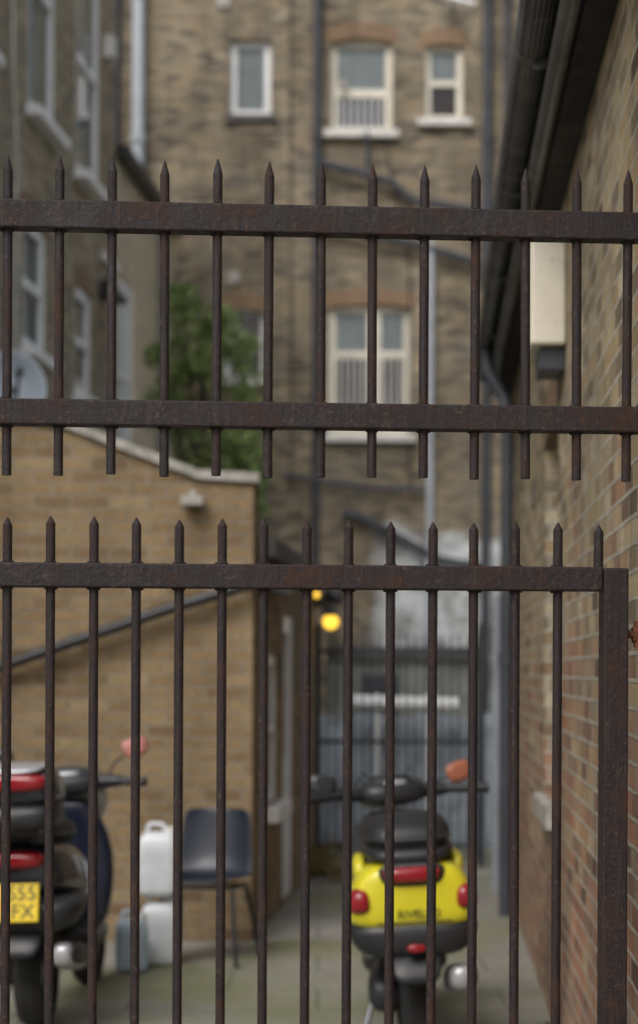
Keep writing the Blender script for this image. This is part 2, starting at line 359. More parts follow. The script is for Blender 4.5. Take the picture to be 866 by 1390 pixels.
# ---------------------------------------------------------------- left building
LB=empty('brick_terrace_house'); FL=Fr((-4.26,0),(.0878,1),(1,-.0878))
LW=[(17.7,18.8,6.8,9.3),(19.75,20.95,6.75,9.2),(15.2,16.2,6.8,9.3),(17.5,18.45,4.55,5.8),(19.75,20.55,4.45,5.6)]
wall('wall_side',LB,FL,9,21.8,0,11.4,LW,M_left)
LW2=[(22.0,23.0,3.9,6.15)]
wall('wall_low',LB,FL,21.8,25.9,0,7.55,LW2,M_leftlow)
box('mass',LB,FL,9.02,21.8,-7,-.45,0,11.35,M_left)
box('mass_low',LB,FL,21.82,25.9,-7,-.45,0,7.5,M_leftlow)
box('end_wall',LB,FL,21.55,21.8,-.45,-.003,7.55,11.4,M_left)
box('near_end',LB,FL,8.98,9.0,-7,0,0,11.4,M_left)
box('low_gutter',LB,FL,21.8,25.8,.003,.16,7.42,7.58,M_black,bevel=.02)
box('string_course',LB,FL,21.0,21.8,.003,.06,6.1,6.2,M_stone)
for i,h in enumerate(LW): window('side_window_%d'%i,LB,FL,*h,M_white,depth=.02,fw=.12,rails=(.5,),mw=.08,back=(M_curtain,M_curtain),sillm=M_white,sill=(.08,.14))
window('rear_window',LB,FL,*LW2[0],M_white,fw=.12,depth=.02,rails=(.5,),mulls=(.5,),back=(M_curtain,M_curtain),sillm=M_white,sill=(.08,.12))
for i in (0,1,3,4): arch('arch_%d'%i,LB,FL,LW[i][0],LW[i][1],LW[i][3],M_arch)
pipe('down_pipe',LB,[FL.p(24.6,.08,0),FL.p(24.6,.08,7.4)],.05,M_pipemid)
pipe('cable',LB,[FL.p(17.0,.02,11),FL.p(17.05,.02,7),FL.p(17.2,.02,6.2),FL.p(17.1,.02,3)],.012,M_stone,False)
q=MB(); q.box(FL,20.9,21.2,.02,.16,5.68,5.86); q.cyl(FL.p(21.05,.0,5.8),FL.p(21.05,.12,5.9),.03); q.box(FL,20.85,21.25,.1,.26,5.64,5.70)
q.build('flood_lamp',LB,M_black,bevel=.01)
q=MB(); q.box(FL,21.1,21.3,.003,.12,8.35,8.6); q.build('vent_hood',LB,M_stone,bevel=.01)

# ---------------------------------------------------------------- annex
AX=empty('brick_annex'); FA=Fr((-1.382,0),(.0878,1),(1,-.0878))
q=MB(); Y0,Y1=11.3,11.54
prof=[(-3.25,0),(-.392,0),(-.392,2.70),(-.71,2.72),(-1.50,3.02),(-3.25,3.42)]
q.poly([(x,Y0,z) for x,z in prof]); q.poly([(x+(Y1-Y0)*.0878,Y1,z) for x,z in prof][::-1])
for (a,b) in zip(prof,prof[1:]+prof[:1]):
    q.poly([(a[0],Y0,a[1]),(b[0],Y0,b[1]),(b[0]+.021,Y1,b[1]),(a[0]+.021,Y1,a[1])])
q.build('front_wall',AX,M_annex)
q=MB(); top=[(-.36,2.705),(-.715,2.725),(-1.505,3.025),(-3.25,3.425)]
for a,b in zip(top[:-1],top[1:]):
    P=[]
    for (x,z) in (a,b):
        for y in (Y0-.04,Y1+.03):
            for dz in (0,.055): P.append((x,y,z+dz))
    i=len(q.v); q.v+=[Vector(p) for p in P]
    for f in ((0,1,5,4),(2,6,7,3),(1,3,7,5),(0,4,6,2),(0,2,3,1),(4,5,7,6)): q.f.append([i+k for k in f]); q.m.append(0)
q.build('coping',AX,M_coping)
AW=[(12.05,12.8,.74,1.70),(12.98,13.75,.02,1.98)]
wall('side_wall',AX,FA,11.545,15.4,0,2.28,AW,M_annex)
wall('rear_wall',AX,Fr((0,15.4),(1,0),(0,1)),-2.9,-.03,0,2.28,[],M_annex)
window('annex_window',AX,FA,*AW[0],M_white,fw=.07,rails=(.5,),back=(M_curtain,M_curtain),depth=.03,sillm=M_white,sill=(.05,.08))
window('annex_door',AX,FA,*AW[1],M_white,fw=.12,rails=(.45,),mw=.14,back=(M_white,M_white),depth=.02,panel=.45,sillm=None)
box('roof_fascia',AX,FA,11.545,15.5,-2.6,.10,2.285,2.40,M_darkstone)
pipe('handrail_pipe',AX,[(-3.0,11.2,1.22),(-1.9,11.2,1.60),(-.84,11.2,1.97),(-.40,11.2,2.10),(-.34,11.3,2.11),(-.22,12.6,2.12)],.034,M_black,False)
q=MB()
for x,z in ((-2.5,1.39),(-1.4,1.775),(-.6,2.045)): q.cyl((x,11.2,z),(x,11.3,z),.012)
q.build('pipe_brackets',AX,M_black)
q=MB(); q.box(WF,-.81,-.68,11.16,11.27,2.56,2.62); q.box(WF,-.765,-.725,11.25,11.3,2.58,2.66); q.build('flood_light',AX,M_coping,bevel=.008)

# satellite dish on annex roof
SD=empty('satellite_dish',(-2.08,13.0,3.52)); q=MB(); n=28
rings=[(r*.23,-.10*(1-(r)**2)) for r in (0.02,.25,.5,.75,.9,1.0)]
P=[[Vector((rr*math.cos(t),d,rr*math.sin(t)*1.1)) for t in [2*math.pi*k/n for k in range(n)]] for rr,d in [(a,-b) for a,b in rings]]
for A,B in zip(P[:-1],P[1:]):
    for k in range(n): q.poly([A[k],A[(k+1)%n],B[(k+1)%n],B[k]])
o=q.build('dish',SD,pm('dish_grey',(.36,.42,.48),.5,var=.15),smooth=True,recalc=False)
bm=bmesh.new(); bm.from_mesh(o.data); bmesh.ops.remove_doubles(bm,verts=bm.verts,dist=1e-4); bmesh.ops.recalc_face_normals(bm,faces=bm.faces); bm.to_mesh(o.data); bm.free()
md=o.modifiers.new('s','SOLIDIFY'); md.thickness=.008
q=MB(); q.cyl((0,.12,-1.1),(0,.12,.05),.02); q.cyl((0,.12,0),(0,.08,0),.03); q.cyl((0,0,-.22),(0,-.28,0),.01); q.cyl((0,-.30,0),(0,-.24,.0),.03)
q.build('mast_and_arm',SD,M_pipe,smooth=True); SD.rotation_euler=(R(-12),0,R(18))

# ---------------------------------------------------------------- right building
RB=empty('brick_outbuilding'); FR=Fr((.54,0),(.0604,1),(-1,.0604))
RW=[(8.45,9.45,1.0,2.75)]
wall('wall_side',RB,FR,2.2,14,0,3.72,RW,M_right,depth=.14)
box('wall_mass',RB,FR,2.2,14,-5,-.5,0,3.7,M_right)
box('end_wall',RB,FR,13.78,14.0,-.5,-.003,0,3.72,M_right)
window('side_window',RB,FR,*RW[0],pm('brown_frame',(.06,.045,.035),.6),fw=.06,rails=(.5,),back=(M_room,M_room),depth=.14,sillm=M_coping,sill=(.06,.05))
arch('window_arch',RB,FR,RW[0][0],RW[0][1],RW[0][3],M_arch)
box('fascia',RB,FR,2.0,14.1,.003,.10,3.60,3.86,M_soffit)
box('soffit_board',RB,FR,2.0,14.1,.102,.14,3.72,3.88,M_soffit)
q=MB(); n=12; r=.062; cz=3.80; cn=.205
for u0,u1 in ((2.0,14.15),):
    for k in range(n):
        t0=math.pi+math.pi*k/n; t1=math.pi+math.pi*(k+1)/n
        q.poly([FR.p(u0,cn+r*math.cos(t0),cz+r*math.sin(t0)),FR.p(u1,cn+r*math.cos(t0),cz+r*math.sin(t0)),FR.p(u1,cn+r*math.cos(t1),cz+r*math.sin(t1)),FR.p(u0,cn+r*math.cos(t1),cz+r*math.sin(t1))])
o=q.build('gutter',RB,M_gutter,smooth=True); md=o.modifiers.new('s','SOLIDIFY'); md.thickness=.006
q=MB()
for k in range(7):
    u=3.0+k*1.83
    q.cyl(FR.p(u,cn,cz-.0),FR.p(u+.08,cn,cz),.069,seg=16); q.box(FR,u+.01,u+.04,.10,cn,cz-.09,cz-.06)
q.build('gutter_brackets',RB,M_gutter,smooth=True)
q=MB(); q.poly([FR.p(1.9,.22,3.87),FR.p(14.2,.22,3.87),FR.p(14.2,-3,5.2),FR.p(1.9,-3,5.2)]); q.poly([FR.p(1.9,-6,3.87),FR.p(14.2,-6,3.87),FR.p(14.2,-3,5.2),FR.p(1.9,-3,5.2)])
o=q.build('slate_roof',RB,M_slate,recalc=False); md=o.modifiers.new('s','SOLIDIFY'); md.thickness=.04
pipe('overhead_conduit',RB,[FR.p(2.2,.135,3.63),FR.p(14.1,.135,3.63)],.035,M_gutter,False)
pipe('down_pipe',RB,[FR.p(12.7,.205,3.74),FR.p(12.7,.205,3.6),FR.p(12.5,.075,3.35),FR.p(12.5,.075,.0)],.042,M_pipe)
pipe('grey_pipe',RB,[FR.p(13.9,.09,0),FR.p(13.9,.09,2.15)],.030,M_pipemid)
q=MB(); q.box(FR,7.95,8.35,.003,.15,2.96,3.42); q.build('extractor_box',RB,M_cream,bevel=.012)
q=MB(); q.box(FR,8.0,8.3,.003,.11,2.86,2.955,0); q.build('box_bracket',RB,M_pipe,bevel=.006)
q=MB()
for d,z in ((10.4,2.5),(5.9,.9)): q.box(FR,d,d+.22,.002,.012,z,z+.14)
q.build('air_vents',RB,M_vent,bevel=.004)

# ---------------------------------------------------------------- tree
def leafmat(k=1.0):
    m,nt,b=newmat('leaves'); g=N(nt,'ShaderNodeNewGeometry')
    r=ramp(nt,g.outputs['Random Per Island'],[(0,(.06*k,.095*k,.03*k)),(.5,(.135*k,.20*k,.065*k)),(1,(.27*k,.33*k,.12*k))])
    nt.links.new(r.outputs[0],b.inputs['Base Color']); b.inputs['Roughness'].default_value=.55
    tr=N(nt,'ShaderNodeBsdfTranslucent'); nt.links.new(r.outputs[0],tr.inputs[0]); mx=N(nt,'ShaderNodeMixShader'); mx.inputs[0].default_value=.35
    nt.links.new(b.outputs[0],mx.inputs[1]); nt.links.new(tr.outputs[0],mx.inputs[2]); nt.links.new(mx.outputs[0],nt.nodes['Material Output'].inputs[0])
    return m
M_leaf=leafmat(1.4); M_bark=pm('bark',(.09,.07,.05),.9,var=.4,scale=12,bump=.6)
def leaves(q,c,rad,n,s):
    for _ in range(n):
        d=Vector((random.gauss(0,1),random.gauss(0,1),random.gauss(0,1))).normalized()*rad*random.random()**.45
        p=c+d; a=Vector((random.gauss(0,1),random.gauss(0,1),random.gauss(0,.6))).normalized(); b=a.orthogonal().normalized()
        b=(Matrix.Rotation(random.random()*6.3,3,a)@b); w=a.cross(b); k=s*random.uniform(.6,1.3)
        q.poly([p-b*k,p+w*k*.45,p+b*k,p-w*k*.45])
TR=empty('small_tree'); q=MB(); lf=MB()
base=Vector((-1.45,20.2,0)); pts=[base,Vector((-1.42,20.15,1.6)),Vector((-1.36,20.1,3.0)),Vector((-1.22,20,4.2)),Vector((-1.25,20,5.1))]
rad=[.10,.085,.065,.04,.015]
for i in range(4): q.cyl(pts[i],pts[i+1],rad[i],rad[i+1],10)
for i in range(88):
    t=random.random()**1.15; z=2.9+2.6*t
    wdt=.72*math.sin(math.pi*min(1,(.22+t*.70)))**.5
    an=random.random()*6.28; rr=wdt*random.uniform(.3,1.0)
    c=Vector((-1.16+rr*math.cos(an)*.95-(t*.10),20.1+rr*math.sin(an),z+random.uniform(-.1,.1)))
    if random.random()<.7: q.cyl(pts[2]+(pts[3]-pts[2])*random.random(),c,.018,.005,6)
    leaves(lf,c,random.uniform(.12,.26),56,.055)
for i in range(18):
    c=Vector((-.88+random.uniform(-.1,.35),19.6+random.uniform(-.2,.3),random.uniform(3.1,4.0)))
    leaves(lf,c,.17,50,.05)
q.build('trunk_and_limbs',TR,M_bark,smooth=True); lf.build('foliage',TR,M_leaf,recalc=False)
WD=empty('weeds'); lf=MB()
for i in range(12): leaves(lf,Vector((random.uniform(-.05,.22),random.uniform(14.3,15.3),random.uniform(.02,.16))),.12,50,.035)
m2=pm('dry_leaves',(.26,.20,.08),.8,var=.5,scale=20); lf.build('weed_leaves',WD,m2,recalc=False)
WD2=empty('wall_weeds'); lf=MB()
for i in range(9):
    d=random.uniform(5.2,8.2); leaves(lf,FR.p(d,random.uniform(.02,.07),random.uniform(.02,.10)),.07,30,.024)
lf.build('weed_leaves',WD2,leafmat(.5),recalc=False)

# ---------------------------------------------------------------- far railings, hoarding, duct
RF=empty('iron_railings'); q=MB()
for i in range(19):
    x=-.0+i*.072; q.cyl((x,15.7,.06),(x,15.7,1.86),.0095,seg=8); q.cyl((x,15.7,1.86),(x,15.7,1.92),.011,.0,seg=8)
for z in (.15,1.0,1.74): q.box(WF,-.02,1.34,15.685,15.715,z,z+.035)
q.box(WF,-.03,.02,15.66,15.74,0,1.98); q.box(WF,1.30,1.36,15.66,15.74,0,1.98)
q.build('bars_and_rails',RF,pm('faded_black_paint',(.045,.05,.06),.5,var=.4),smooth=True)
HB=empty('blue_boarding'); q=MB()
for i in range(10): q.box(WF,-.25+i*.185,-.25+i*.185+.178,17.2+.006*(i%2),17.23+.006*(i%2),.0,1.22-.02*(i%3))
q.build('boards',HB,pm('blue_grey_boards',(.42,.48,.55),.7,var=.4,dirt=(.16,.18,.21),dirt_amt=.5,scale=3))
q=MB(); q.box(WF,-.25,1.6,17.24,17.3,.3,.4); q.box(WF,-.25,1.6,17.24,17.3,.95,1.05); q.build('boards_rails',HB,M_darkstone)
DU=empty('white_duct'); q=MB(); q.cyl((.28,16.9,1.32),(1.22,16.9,1.30),.065,seg=20)
for x in (.5,.95): q.cyl((x,16.9,1.32),(x+.03,16.9,1.32),.073,seg=20); q.box(WF,x,x+.03,16.88,16.92,0,1.26)
q.build('duct_body',DU,M_white,smooth=True)
LM=empty('wall_lamp'); q=MB(); q.cyl((-.03,15.3,2.14),(.07,15.2,2.14),.012); q.cyl((.07,15.2,2.16),(.07,15.2,2.09),.012); q.cyl((.09,15.1,2.10),(.09,15.1,2.03),.03,.075,16); q.cyl((-.03,15.3,2.10),(-.03,15.3,2.19),.03); q.box(WF,.02,.10,15.1,15.2,2.07,2.10)
q.box(WF,-.06,.0,15.2,15.32,2.2,2.42); q.cyl((-.03,15.25,2.45),(.12,15.1,2.3),.02); q.cyl((.06,15.15,2.22),(.16,15.1,2.16),.045,.06,14)
q.build('bracket_and_shade',LM,M_black,smooth=True)
em,nt,b=newmat('amber_glass'); b.inputs['Base Color'].default_value=(.9,.55,.05,1); b.inputs['Emission Color'].default_value=(1,.60,.06,1); b.inputs['Emission Strength'].default_value=1.8
def uvs(name,parent,loc,sc,mat,seg=20,sub=0):
    bm=bmesh.new(); bmesh.ops.create_uvsphere(bm,u_segments=seg,v_segments=seg//2,radius=1); me=bpy.data.meshes.new(name); bm.to_mesh(me); bm.free()
    for p in me.polygons: p.use_smooth=True
    me.materials.append(mat); o=bpy.data.objects.new(name,me); o.location=loc; o.scale=sc; COL.objects.link(o); o.parent=parent; return o
uvs('globe',LM,(.09,15.1,1.985),(.062,.062,.062),em)
uvs('small_lens',LM,(-.02,15.14,2.20),(.022,.022,.03),em)

# ---------------------------------------------------------------- gate
GD=Vector((1,.072,0)).normalized()
FG=Fr((0,4.333),(GD.x,GD.y),(GD.y,-GD.x))
def picket(q,u,z0,z1,r=.0108,tip=.036,seg=14):
    a=random.uniform(-.0018,.0018); b=random.uniform(-.0018,.0018)
    q.cyl(FG.p(u+a,0,z0),FG.p(u+b,0,z1-tip),r,seg=seg)
    q.cyl(FG.p(u+b,0,z1-tip),FG.p(u+b,0,z1-tip*.12),r*1.04,r*.22,seg=seg); q.cyl(FG.p(u+b,0,z1-tip*.12),FG.p(u+b,0,z1),r*.22,.0002,seg=seg)
GP=empty('overhead_railing_panel'); q=MB()
for i in range(-19,7):
    dz=random.uniform(-.004,.004); picket(q,.117*i,2.036+random.uniform(-.003,.003),2.750+dz)
q.build('pickets',GP,M_gate,smooth=True,auto=50)
q=MB(); q.box(FG,-2.3,.80,-.024,.024,2.583,2.647); q.build('top_rail',GP,M_gate,bevel=.004)
q=MB(); q.box(FG,-2.3,.80,-.024,.024,2.145,2.203); q.build('bottom_rail',GP,M_gate,bevel=.004)
q=MB(); q.box(FG,-2.37,-2.303,-.035,.035,0,2.8); q.build('end_post',GP,M_gate,bevel=.004)
GT=empty('metal_gate'); q=MB()
for i in range(-22,8):
    u=-.03+.0955*i
    if i==7: picket(q,u-.001,1.80,1.935,tip=.018)
    else: picket(q,u,.09,1.941+random.uniform(-.003,.003),tip=.018)
q.build('pickets',GT,M_gate,smooth=True,auto=50)
q=MB(); q.box(FG,-2.2,.6445,-.024,.024,1.783,1.838); q.build('top_rail',GT,M_gate,bevel=.004)
q=MB(); q.box(FG,-2.2,.6445,-.024,.024,.07,.13); q.build('bottom_rail',GT,M_gate,bevel=.004)
q=MB(); q.box(FG,.645,.703,-.029,.029,.05,1.836); q.build('hanging_stile',GT,M_gate,bevel=.005)
q=MB(); q.box(FG,-2.26,-2.2,-.029,.029,.05,1.836); q.build('closing_stile',GT,M_gate,bevel=.005)
q=MB(); 
def bead(u,z):
    for k in range(9):
        t=k*math.pi*2/9; rr=random.uniform(.0105,.0135); q.cyl(FG.p(u+rr*math.cos(t),rr*math.sin(t),z-.003),FG.p(u+rr*math.cos(t+.3),rr*math.sin(t+.3),z+.003),random.uniform(.0025,.0045),seg=6)
for i in range(-22,7):
    for z in (1.838,1.783): bead(-.03+.0955*i,z)
for i in range(-19,7):
    for z in (2.647,2.583,2.203,2.145): bead(.117*i,z)
q.build('weld_beads',GT,M_gate,smooth=True)
q=MB()
for z in (1.685,.35):
    q.cyl(FG.p(.703,.0,z),FG.p(.80,.0,z),.009); q.cyl(FG.p(.735,0,z-.03),FG.p(.735,0,z+.03),.015); q.cyl(FG.p(.718,0,z),FG.p(.724,0,z),.019,seg=6)
    q.cyl(FG.p(.755,0,z),FG.p(.762,0,z),.019,seg=6); q.box(FG,.785,.80,-.04,.04,z-.05,z+.05)
q.build('hinge_bolts',GT,M_rust,smooth=True)
PW=empty('brick_pier_wall'); box('pier',PW,WF,-3.85,-2.40,4.0,4.35,0,3.0,M_annex); box('pier_cap',PW,WF,-3.9,-2.36,3.96,4.39,3.003,3.08,M_coping)

# ---------------------------------------------------------------- scooters
def loft(name,parent,st,mat,axis='y',seg=20,e=2.6,sub=1,tp=0):
    q=MB(); rings=[]
    for s in st:
        a,c,hx,ho=s[:4]; cx=s[4] if len(s)>4 else 0; ring=[]
        for k in range(seg):
            t=2*math.pi*k/seg; cs,sn=math.cos(t),math.sin(t)
            sy=math.copysign(abs(sn)**(2/e),sn)
            x=cx+hx*math.copysign(abs(cs)**(2/e),cs)*(1-tp*sy); o=c+ho*sy
            ring.append(Vector((x,a,o)) if axis=='y' else Vector((x,o,a)))
        rings.append(ring)
    for r in rings: q.v+=r
    for j in range(len(rings)-1):
        for k in range(seg):
            q.f.append([j*seg+k,j*seg+(k+1)%seg,(j+1)*seg+(k+1)%seg,(j+1)*seg+k]); q.m.append(0)
    q.f.append(list(range(seg))[::-1]); q.m.append(0); b=(len(rings)-1)*seg; q.f.append([b+k for k in range(seg)]); q.m.append(0)
    return q.build(name,parent,mat,smooth=True,sub=sub)
def tube(name,parent,pts,r,mat): return pipe(name,parent,pts,r,mat,False)
def wheel(name,parent,y,r,w,mt,mr):
    q=MB(); n=36; prof=[(-w*.30,r*.66),(-w*.5,r*.80),(-w*.44,r*.93),(-w*.2,r),(w*.2,r),(w*.44,r*.93),(w*.5,r*.80),(w*.30,r*.66)]
    for k in range(n):
        t0=2*math.pi*k/n; t1=2*math.pi*(k+1)/n
        for (x0,r0),(x1,r1) in zip(prof,prof[1:]+prof[:1]):
            q.poly([(x0,y+r0*math.cos(t0),r+r0*math.sin(t0)),(x1,y+r1*math.cos(t0),r+r1*math.sin(t0)),(x1,y+r1*math.cos(t1),r+r1*math.sin(t1)),(x0,y+r0*math.cos(t1),r+r0*math.sin(t1))])
    q.build(name+'_tyre',parent,mt,smooth=True)
    q=MB(); q.cyl((-w*.22,y,r),(w*.22,y,r),r*.2,seg=20)
    for k in range(5):
        t=2*math.pi*k/5; q.cyl((0,y,r),(0,y+r*.66*math.cos(t),r+r*.66*math.sin(t)),r*.09,r*.07,8)
    for k in range(n):
        t0=2*math.pi*k/n; t1=2*math.pi*(k+1)/n
        q.poly([(-w*.3,y+r*.66*math.cos(t0),r+r*.66*math.sin(t0)),(w*.3,y+r*.66*math.cos(t0),r+r*.66*math.sin(t0)),(w*.3,y+r*.66*math.cos(t1),r+r*.66*math.sin(t1)),(-w*.3,y+r*.66*math.cos(t1),r+r*.66*math.sin(t1))])
    q.build(name+'_rim',parent,mr,smooth=True)
M_tyre=pm('tyre_rubber',(.018,.018,.018),.8,var=.3); M_rim=pm('alloy_rim',(.32,.33,.34),.4,metal=.7)
M_blkpl=pm('black_plastic',(.022,.023,.026),.42,var=.25,bump=.1); M_seat=pm('seat_vinyl',(.018,.018,.020),.5,bump=.3)
M_grey=pm('dark_grey_paint',(.05,.053,.06),.3,coat=.4,var=.2)
M_silver=pm('silver_paint',(.50,.51,.53),.35,metal=.4,coat=.3); M_chrome=pm('chrome',(.55,.56,.58),.18,metal=1)
def lensm(name,c,r=.12):
    m,nt,b=newmat(name); tc=N(nt,'ShaderNodeTexCoord').outputs['Object']
    w=N(nt,'ShaderNodeTexWave'); w.inputs['Scale'].default_value=30; nt.links.new(tc,w.inputs['Vector'])
    nt.links.new(mix(nt,w.outputs['Fac'],tuple(x*.6 for x in c),c),b.inputs['Base Color']); b.inputs['Roughness'].default_value=r; b.inputs['Coat Weight'].default_value=.6
    return m
M_red=lensm('red_lens',(.34,.012,.02)); M_orange=pm('orange_plastic',(.40,.14,.08),.4); M_dkglass=pm('smoked_screen',(.03,.035,.04),.1)
M_mred=pm('red_mirror_reflection',(.50,.20,.17),.35,coat=.4)  # reflected red painted as base colour on the touring scooter's right mirror
def text(name,parent,body,loc,size,mat,rot=(R(90),0,0),ext=.001,align='CENTER'):
    c=bpy.data.curves.new(name,'FONT'); c.body=body; c.size=size; c.extrude=ext; c.align_x=align; c.align_y='CENTER'; c.materials.append(mat)
    o=bpy.data.objects.new(name,c); o.location=loc; o.rotation_euler=rot; COL.objects.link(o); o.parent=parent; return o
M_ink=pm('black_ink',(.015,.015,.015),.5,var=.05)

def scooter(root,body,accent,steer,mirL,mirR,mz=(1.17,1.21),bar=.35,lsw=1.0,hood=None):
    wheel('rear_wheel',root,.30,.235,.13,M_tyre,M_rim); wheel('front_wheel',root,1.50,.235,.12,M_tyre,M_rim)
    loft('under_fairing',root,[(-.06,.53,.12,.04),(-.04,.53,.22,.075),(.03,.53,.265,.09),(.2,.55,.26,.08),(.42,.55,.22,.08),(.6,.50,.15,.08)],M_blkpl,e=3.2,tp=-.12)
    loft('mudguard',root,[(-.10,.36,.09,.02),(-.06,.42,.10,.03),(.0,.47,.11,.03),(.2,.50,.11,.03),(.4,.50,.10,.03)],M_blkpl)
    loft('engine',root,[(.15,.27,.05,.05,-.12),(.2,.28,.08,.09,-.12),(.45,.30,.11,.11,-.07),(.7,.30,.10,.10),(.78,.30,.06,.06)],M_blkpl)
    loft('floorboard',root,[(.62,.34,.14,.06),(.7,.33,.19,.07),(.95,.30,.19,.06),(1.2,.32,.18,.07),(1.26,.34,.12,.06)],M_blkpl)
    loft('tunnel',root,[(.6,.50,.13,.14),(.75,.46,.10,.12),(.95,.42,.07,.08),(1.15,.48,.09,.1)],accent)
    loft('leg_shield',root,[(.30,1.22,.12*lsw,.05),(.36,1.23,.19*lsw,.06),(.6,1.25,.225*lsw,.06),(.78,1.22,.21*lsw,.07),(.90,1.17,.15*lsw,.07),(.97,1.15,.10*lsw,.05)],body,axis='z')
    loft('front_nose',root,[(1.2,.70,.17,.20),(1.32,.66,.15,.17),(1.42,.62,.09,.11),(1.46,.60,.04,.05)],body)
    loft('front_fender',root,[(1.25,.42,.05,.03),(1.32,.47,.08,.05),(1.5,.51,.085,.04),(1.66,.46,.07,.04),(1.74,.38,.04,.03)],body)
    q=MB(); q.cyl((-.08,1.47,.25),(-.08,1.32,.62),.02); q.cyl((.08,1.47,.25),(.08,1.32,.62),.02); q.build('fork',root,M_silver,smooth=True)
    q=MB(); q.cyl((-.13,.55,.30),(-.22,.50,.02),.012); q.cyl((-.22,.50,.01),(-.25,.54,.0),.014); q.build('side_stand',root,M_chrome,smooth=True)
    loft('muffler',root,[(-.02,.36,.03,.03,.18),(0,.36,.05,.055,.18),(.12,.34,.06,.065,.18),(.36,.30,.055,.06,.18),(.46,.27,.025,.03,.17)],M_silver)
    loft('heat_shield',root,[(-.01,.37,.02,.03,.222),(.05,.36,.03,.05,.222),(.2,.34,.03,.05,.225),(.32,.32,.02,.03,.22)],M_blkpl)
    q=MB()
    for k in range(6): q.cyl((-.16,.60-.03*k,.40+.04*k),(-.16,.58-.03*k,.41+.04*k),.032,seg=12)
    q.build('shock_spring',root,M_chrome,smooth=True)
    S=empty('handlebar_assembly',(0,1.14,0),(0,0,steer)); S.parent=root
    loft('headset',S,[(-.11,1.03,.08,.03),(-.08,1.04,.15,.055),(0,1.05,.175,.065),(.1,1.03,.15,.07),(.17,1.0,.07,.05)],M_blkpl)
    loft('instrument_hood',S,[(-.06,1.085,.06,.015),(-.03,1.095,.11,.028),(.06,1.10,.11,.028),(.12,1.09,.05,.02)],hood or M_grey)
    loft('instrument_face',S,[(-.085,1.08,.03,.012),(-.075,1.085,.06,.018),(-.04,1.085,.065,.02)],M_silver)
    w=bar
    tube('bar',S,[(-w,-.09,1.04),(-.2,-.02,1.045),(0,0,1.04),(.2,-.02,1.045),(w,-.09,1.04)],.012,M_chrome)
    for sx,mm,hh in ((-1,mirL,mz[0]),(1,mirR,mz[1])):
        q=MB(); q.cyl((sx*.25,-.045,1.045),(sx*(w+.02),-.10,1.04),.021,.020,14); q.cyl((sx*(w+.02),-.10,1.04),(sx*(w+.035),-.107,1.04),.025,.024,14); q.cyl((sx*.15,-.02,1.045),(sx*.25,-.045,1.045),.038,.028,14)
        q.build('grip_r' if sx>0 else 'grip_l',S,M_blkpl,smooth=True)
        tube('lever_r' if sx>0 else 'lever_l',S,[(sx*.2,.03,1.04),(sx*.26,.02,1.035),(sx*w,-.03,1.03)],.008,M_chrome)
        tube('mirror_stalk_r' if sx>0 else 'mirror_stalk_l',S,[(sx*.19,.0,1.06),(sx*.22,.01,(hh+1.06)/2),(sx*.30,.0,hh)],.006,M_blkpl)
        for nm,dy,sc,mt in (('mirror_shell',0,(.07,.022,.052),mm),('mirror_face',-.012,(.060,.014,.044),mm if mm is not M_blkpl else M_dkglass)):
            o=loft(nm+('_r' if sx>0 else '_l'),S,[(-sc[1],0,sc[0]*.55,sc[2]*.6),(-sc[1]*.7,0,sc[0]*.92,sc[2]*.92),(0,0,sc[0],sc[2]),(sc[1],0,sc[0]*.6,sc[2]*.6)],mt,e=3.0,tp=-.1)
            o.location=(sx*.33,dy,hh+.015); o.rotation_euler=(R(-8),R(-14*sx),R(10*sx))
    loft('headlamp',S,[(.15,1.0,.07,.05),(.19,1.0,.06,.04),(.2,1.0,.03,.02)],M_chrome)
    tube('brake_cable_l',S,[(-.18,.03,1.05),(-.1,.10,1.14),(.0,.14,1.0)],.004,M_blkpl); tube('brake_cable_r',S,[(.18,.03,1.05),(.12,.10,1.15),(.02,.14,1.0)],.004,M_blkpl)

M_yel=pm('yellow_body_paint',(.70,.63,.025),.32,var=.12,coat=.5,scale=3)
S1=empty('motor_scooter',(.42,7.68,0),(0,R(-3.5),R(1)))
scooter(S1,M_grey,M_blkpl,R(14),M_blkpl,M_orange,mz=(1.08,1.10),bar=.40,lsw=1.15,hood=M_blkpl)
loft('tail_body',S1,[(-.055,.705,.15,.095),(-.048,.702,.215,.125),(-.01,.70,.245,.138),(.10,.70,.262,.145),(.35,.68,.255,.15),(.6,.64,.21,.14),(.78,.58,.14,.11)],M_yel,e=3.6,tp=.17)
loft('side_panel_l',S1,[(.12,.79,.02,.04,-.20),(.2,.80,.032,.055,-.20),(.4,.79,.035,.07,-.19),(.6,.74,.02,.05,-.18)],M_yel)
loft('side_panel_r',S1,[(.12,.79,.02,.04,.20),(.2,.80,.032,.055,.20),(.4,.79,.035,.07,.19),(.6,.74,.02,.05,.18)],M_yel)
loft('rear_cowl',S1,[(-.045,.85,.10,.02),(-.02,.865,.155,.035),(.15,.88,.195,.045),(.5,.85,.20,.05),(.75,.80,.14,.05)],M_blkpl,e=3.2)
loft('seat',S1,[(.0,.91,.10,.025),(.03,.93,.145,.055),(.12,.955,.175,.068),(.35,.96,.185,.065),(.45,.935,.185,.065),(.75,.89,.145,.065),(.88,.84,.07,.04)],M_seat,e=2.8,tp=.12)
loft('tail_light',S1,[(-.09,.79,.06,.012),(-.085,.79,.105,.028),(-.05,.79,.122,.037),(.02,.79,.12,.03)],M_red,e=3.4,tp=-.08)
for sx in (-1,1): loft('indicator_r' if sx>0 else 'indicator_l',S1,[(-.075,.69,.015,.02,sx*.205),(-.065,.69,.036,.045,sx*.21),(-.02,.69,.050,.056,sx*.213),(.05,.69,.05,.05,sx*.215)],M_red,e=2.8,tp=.1)
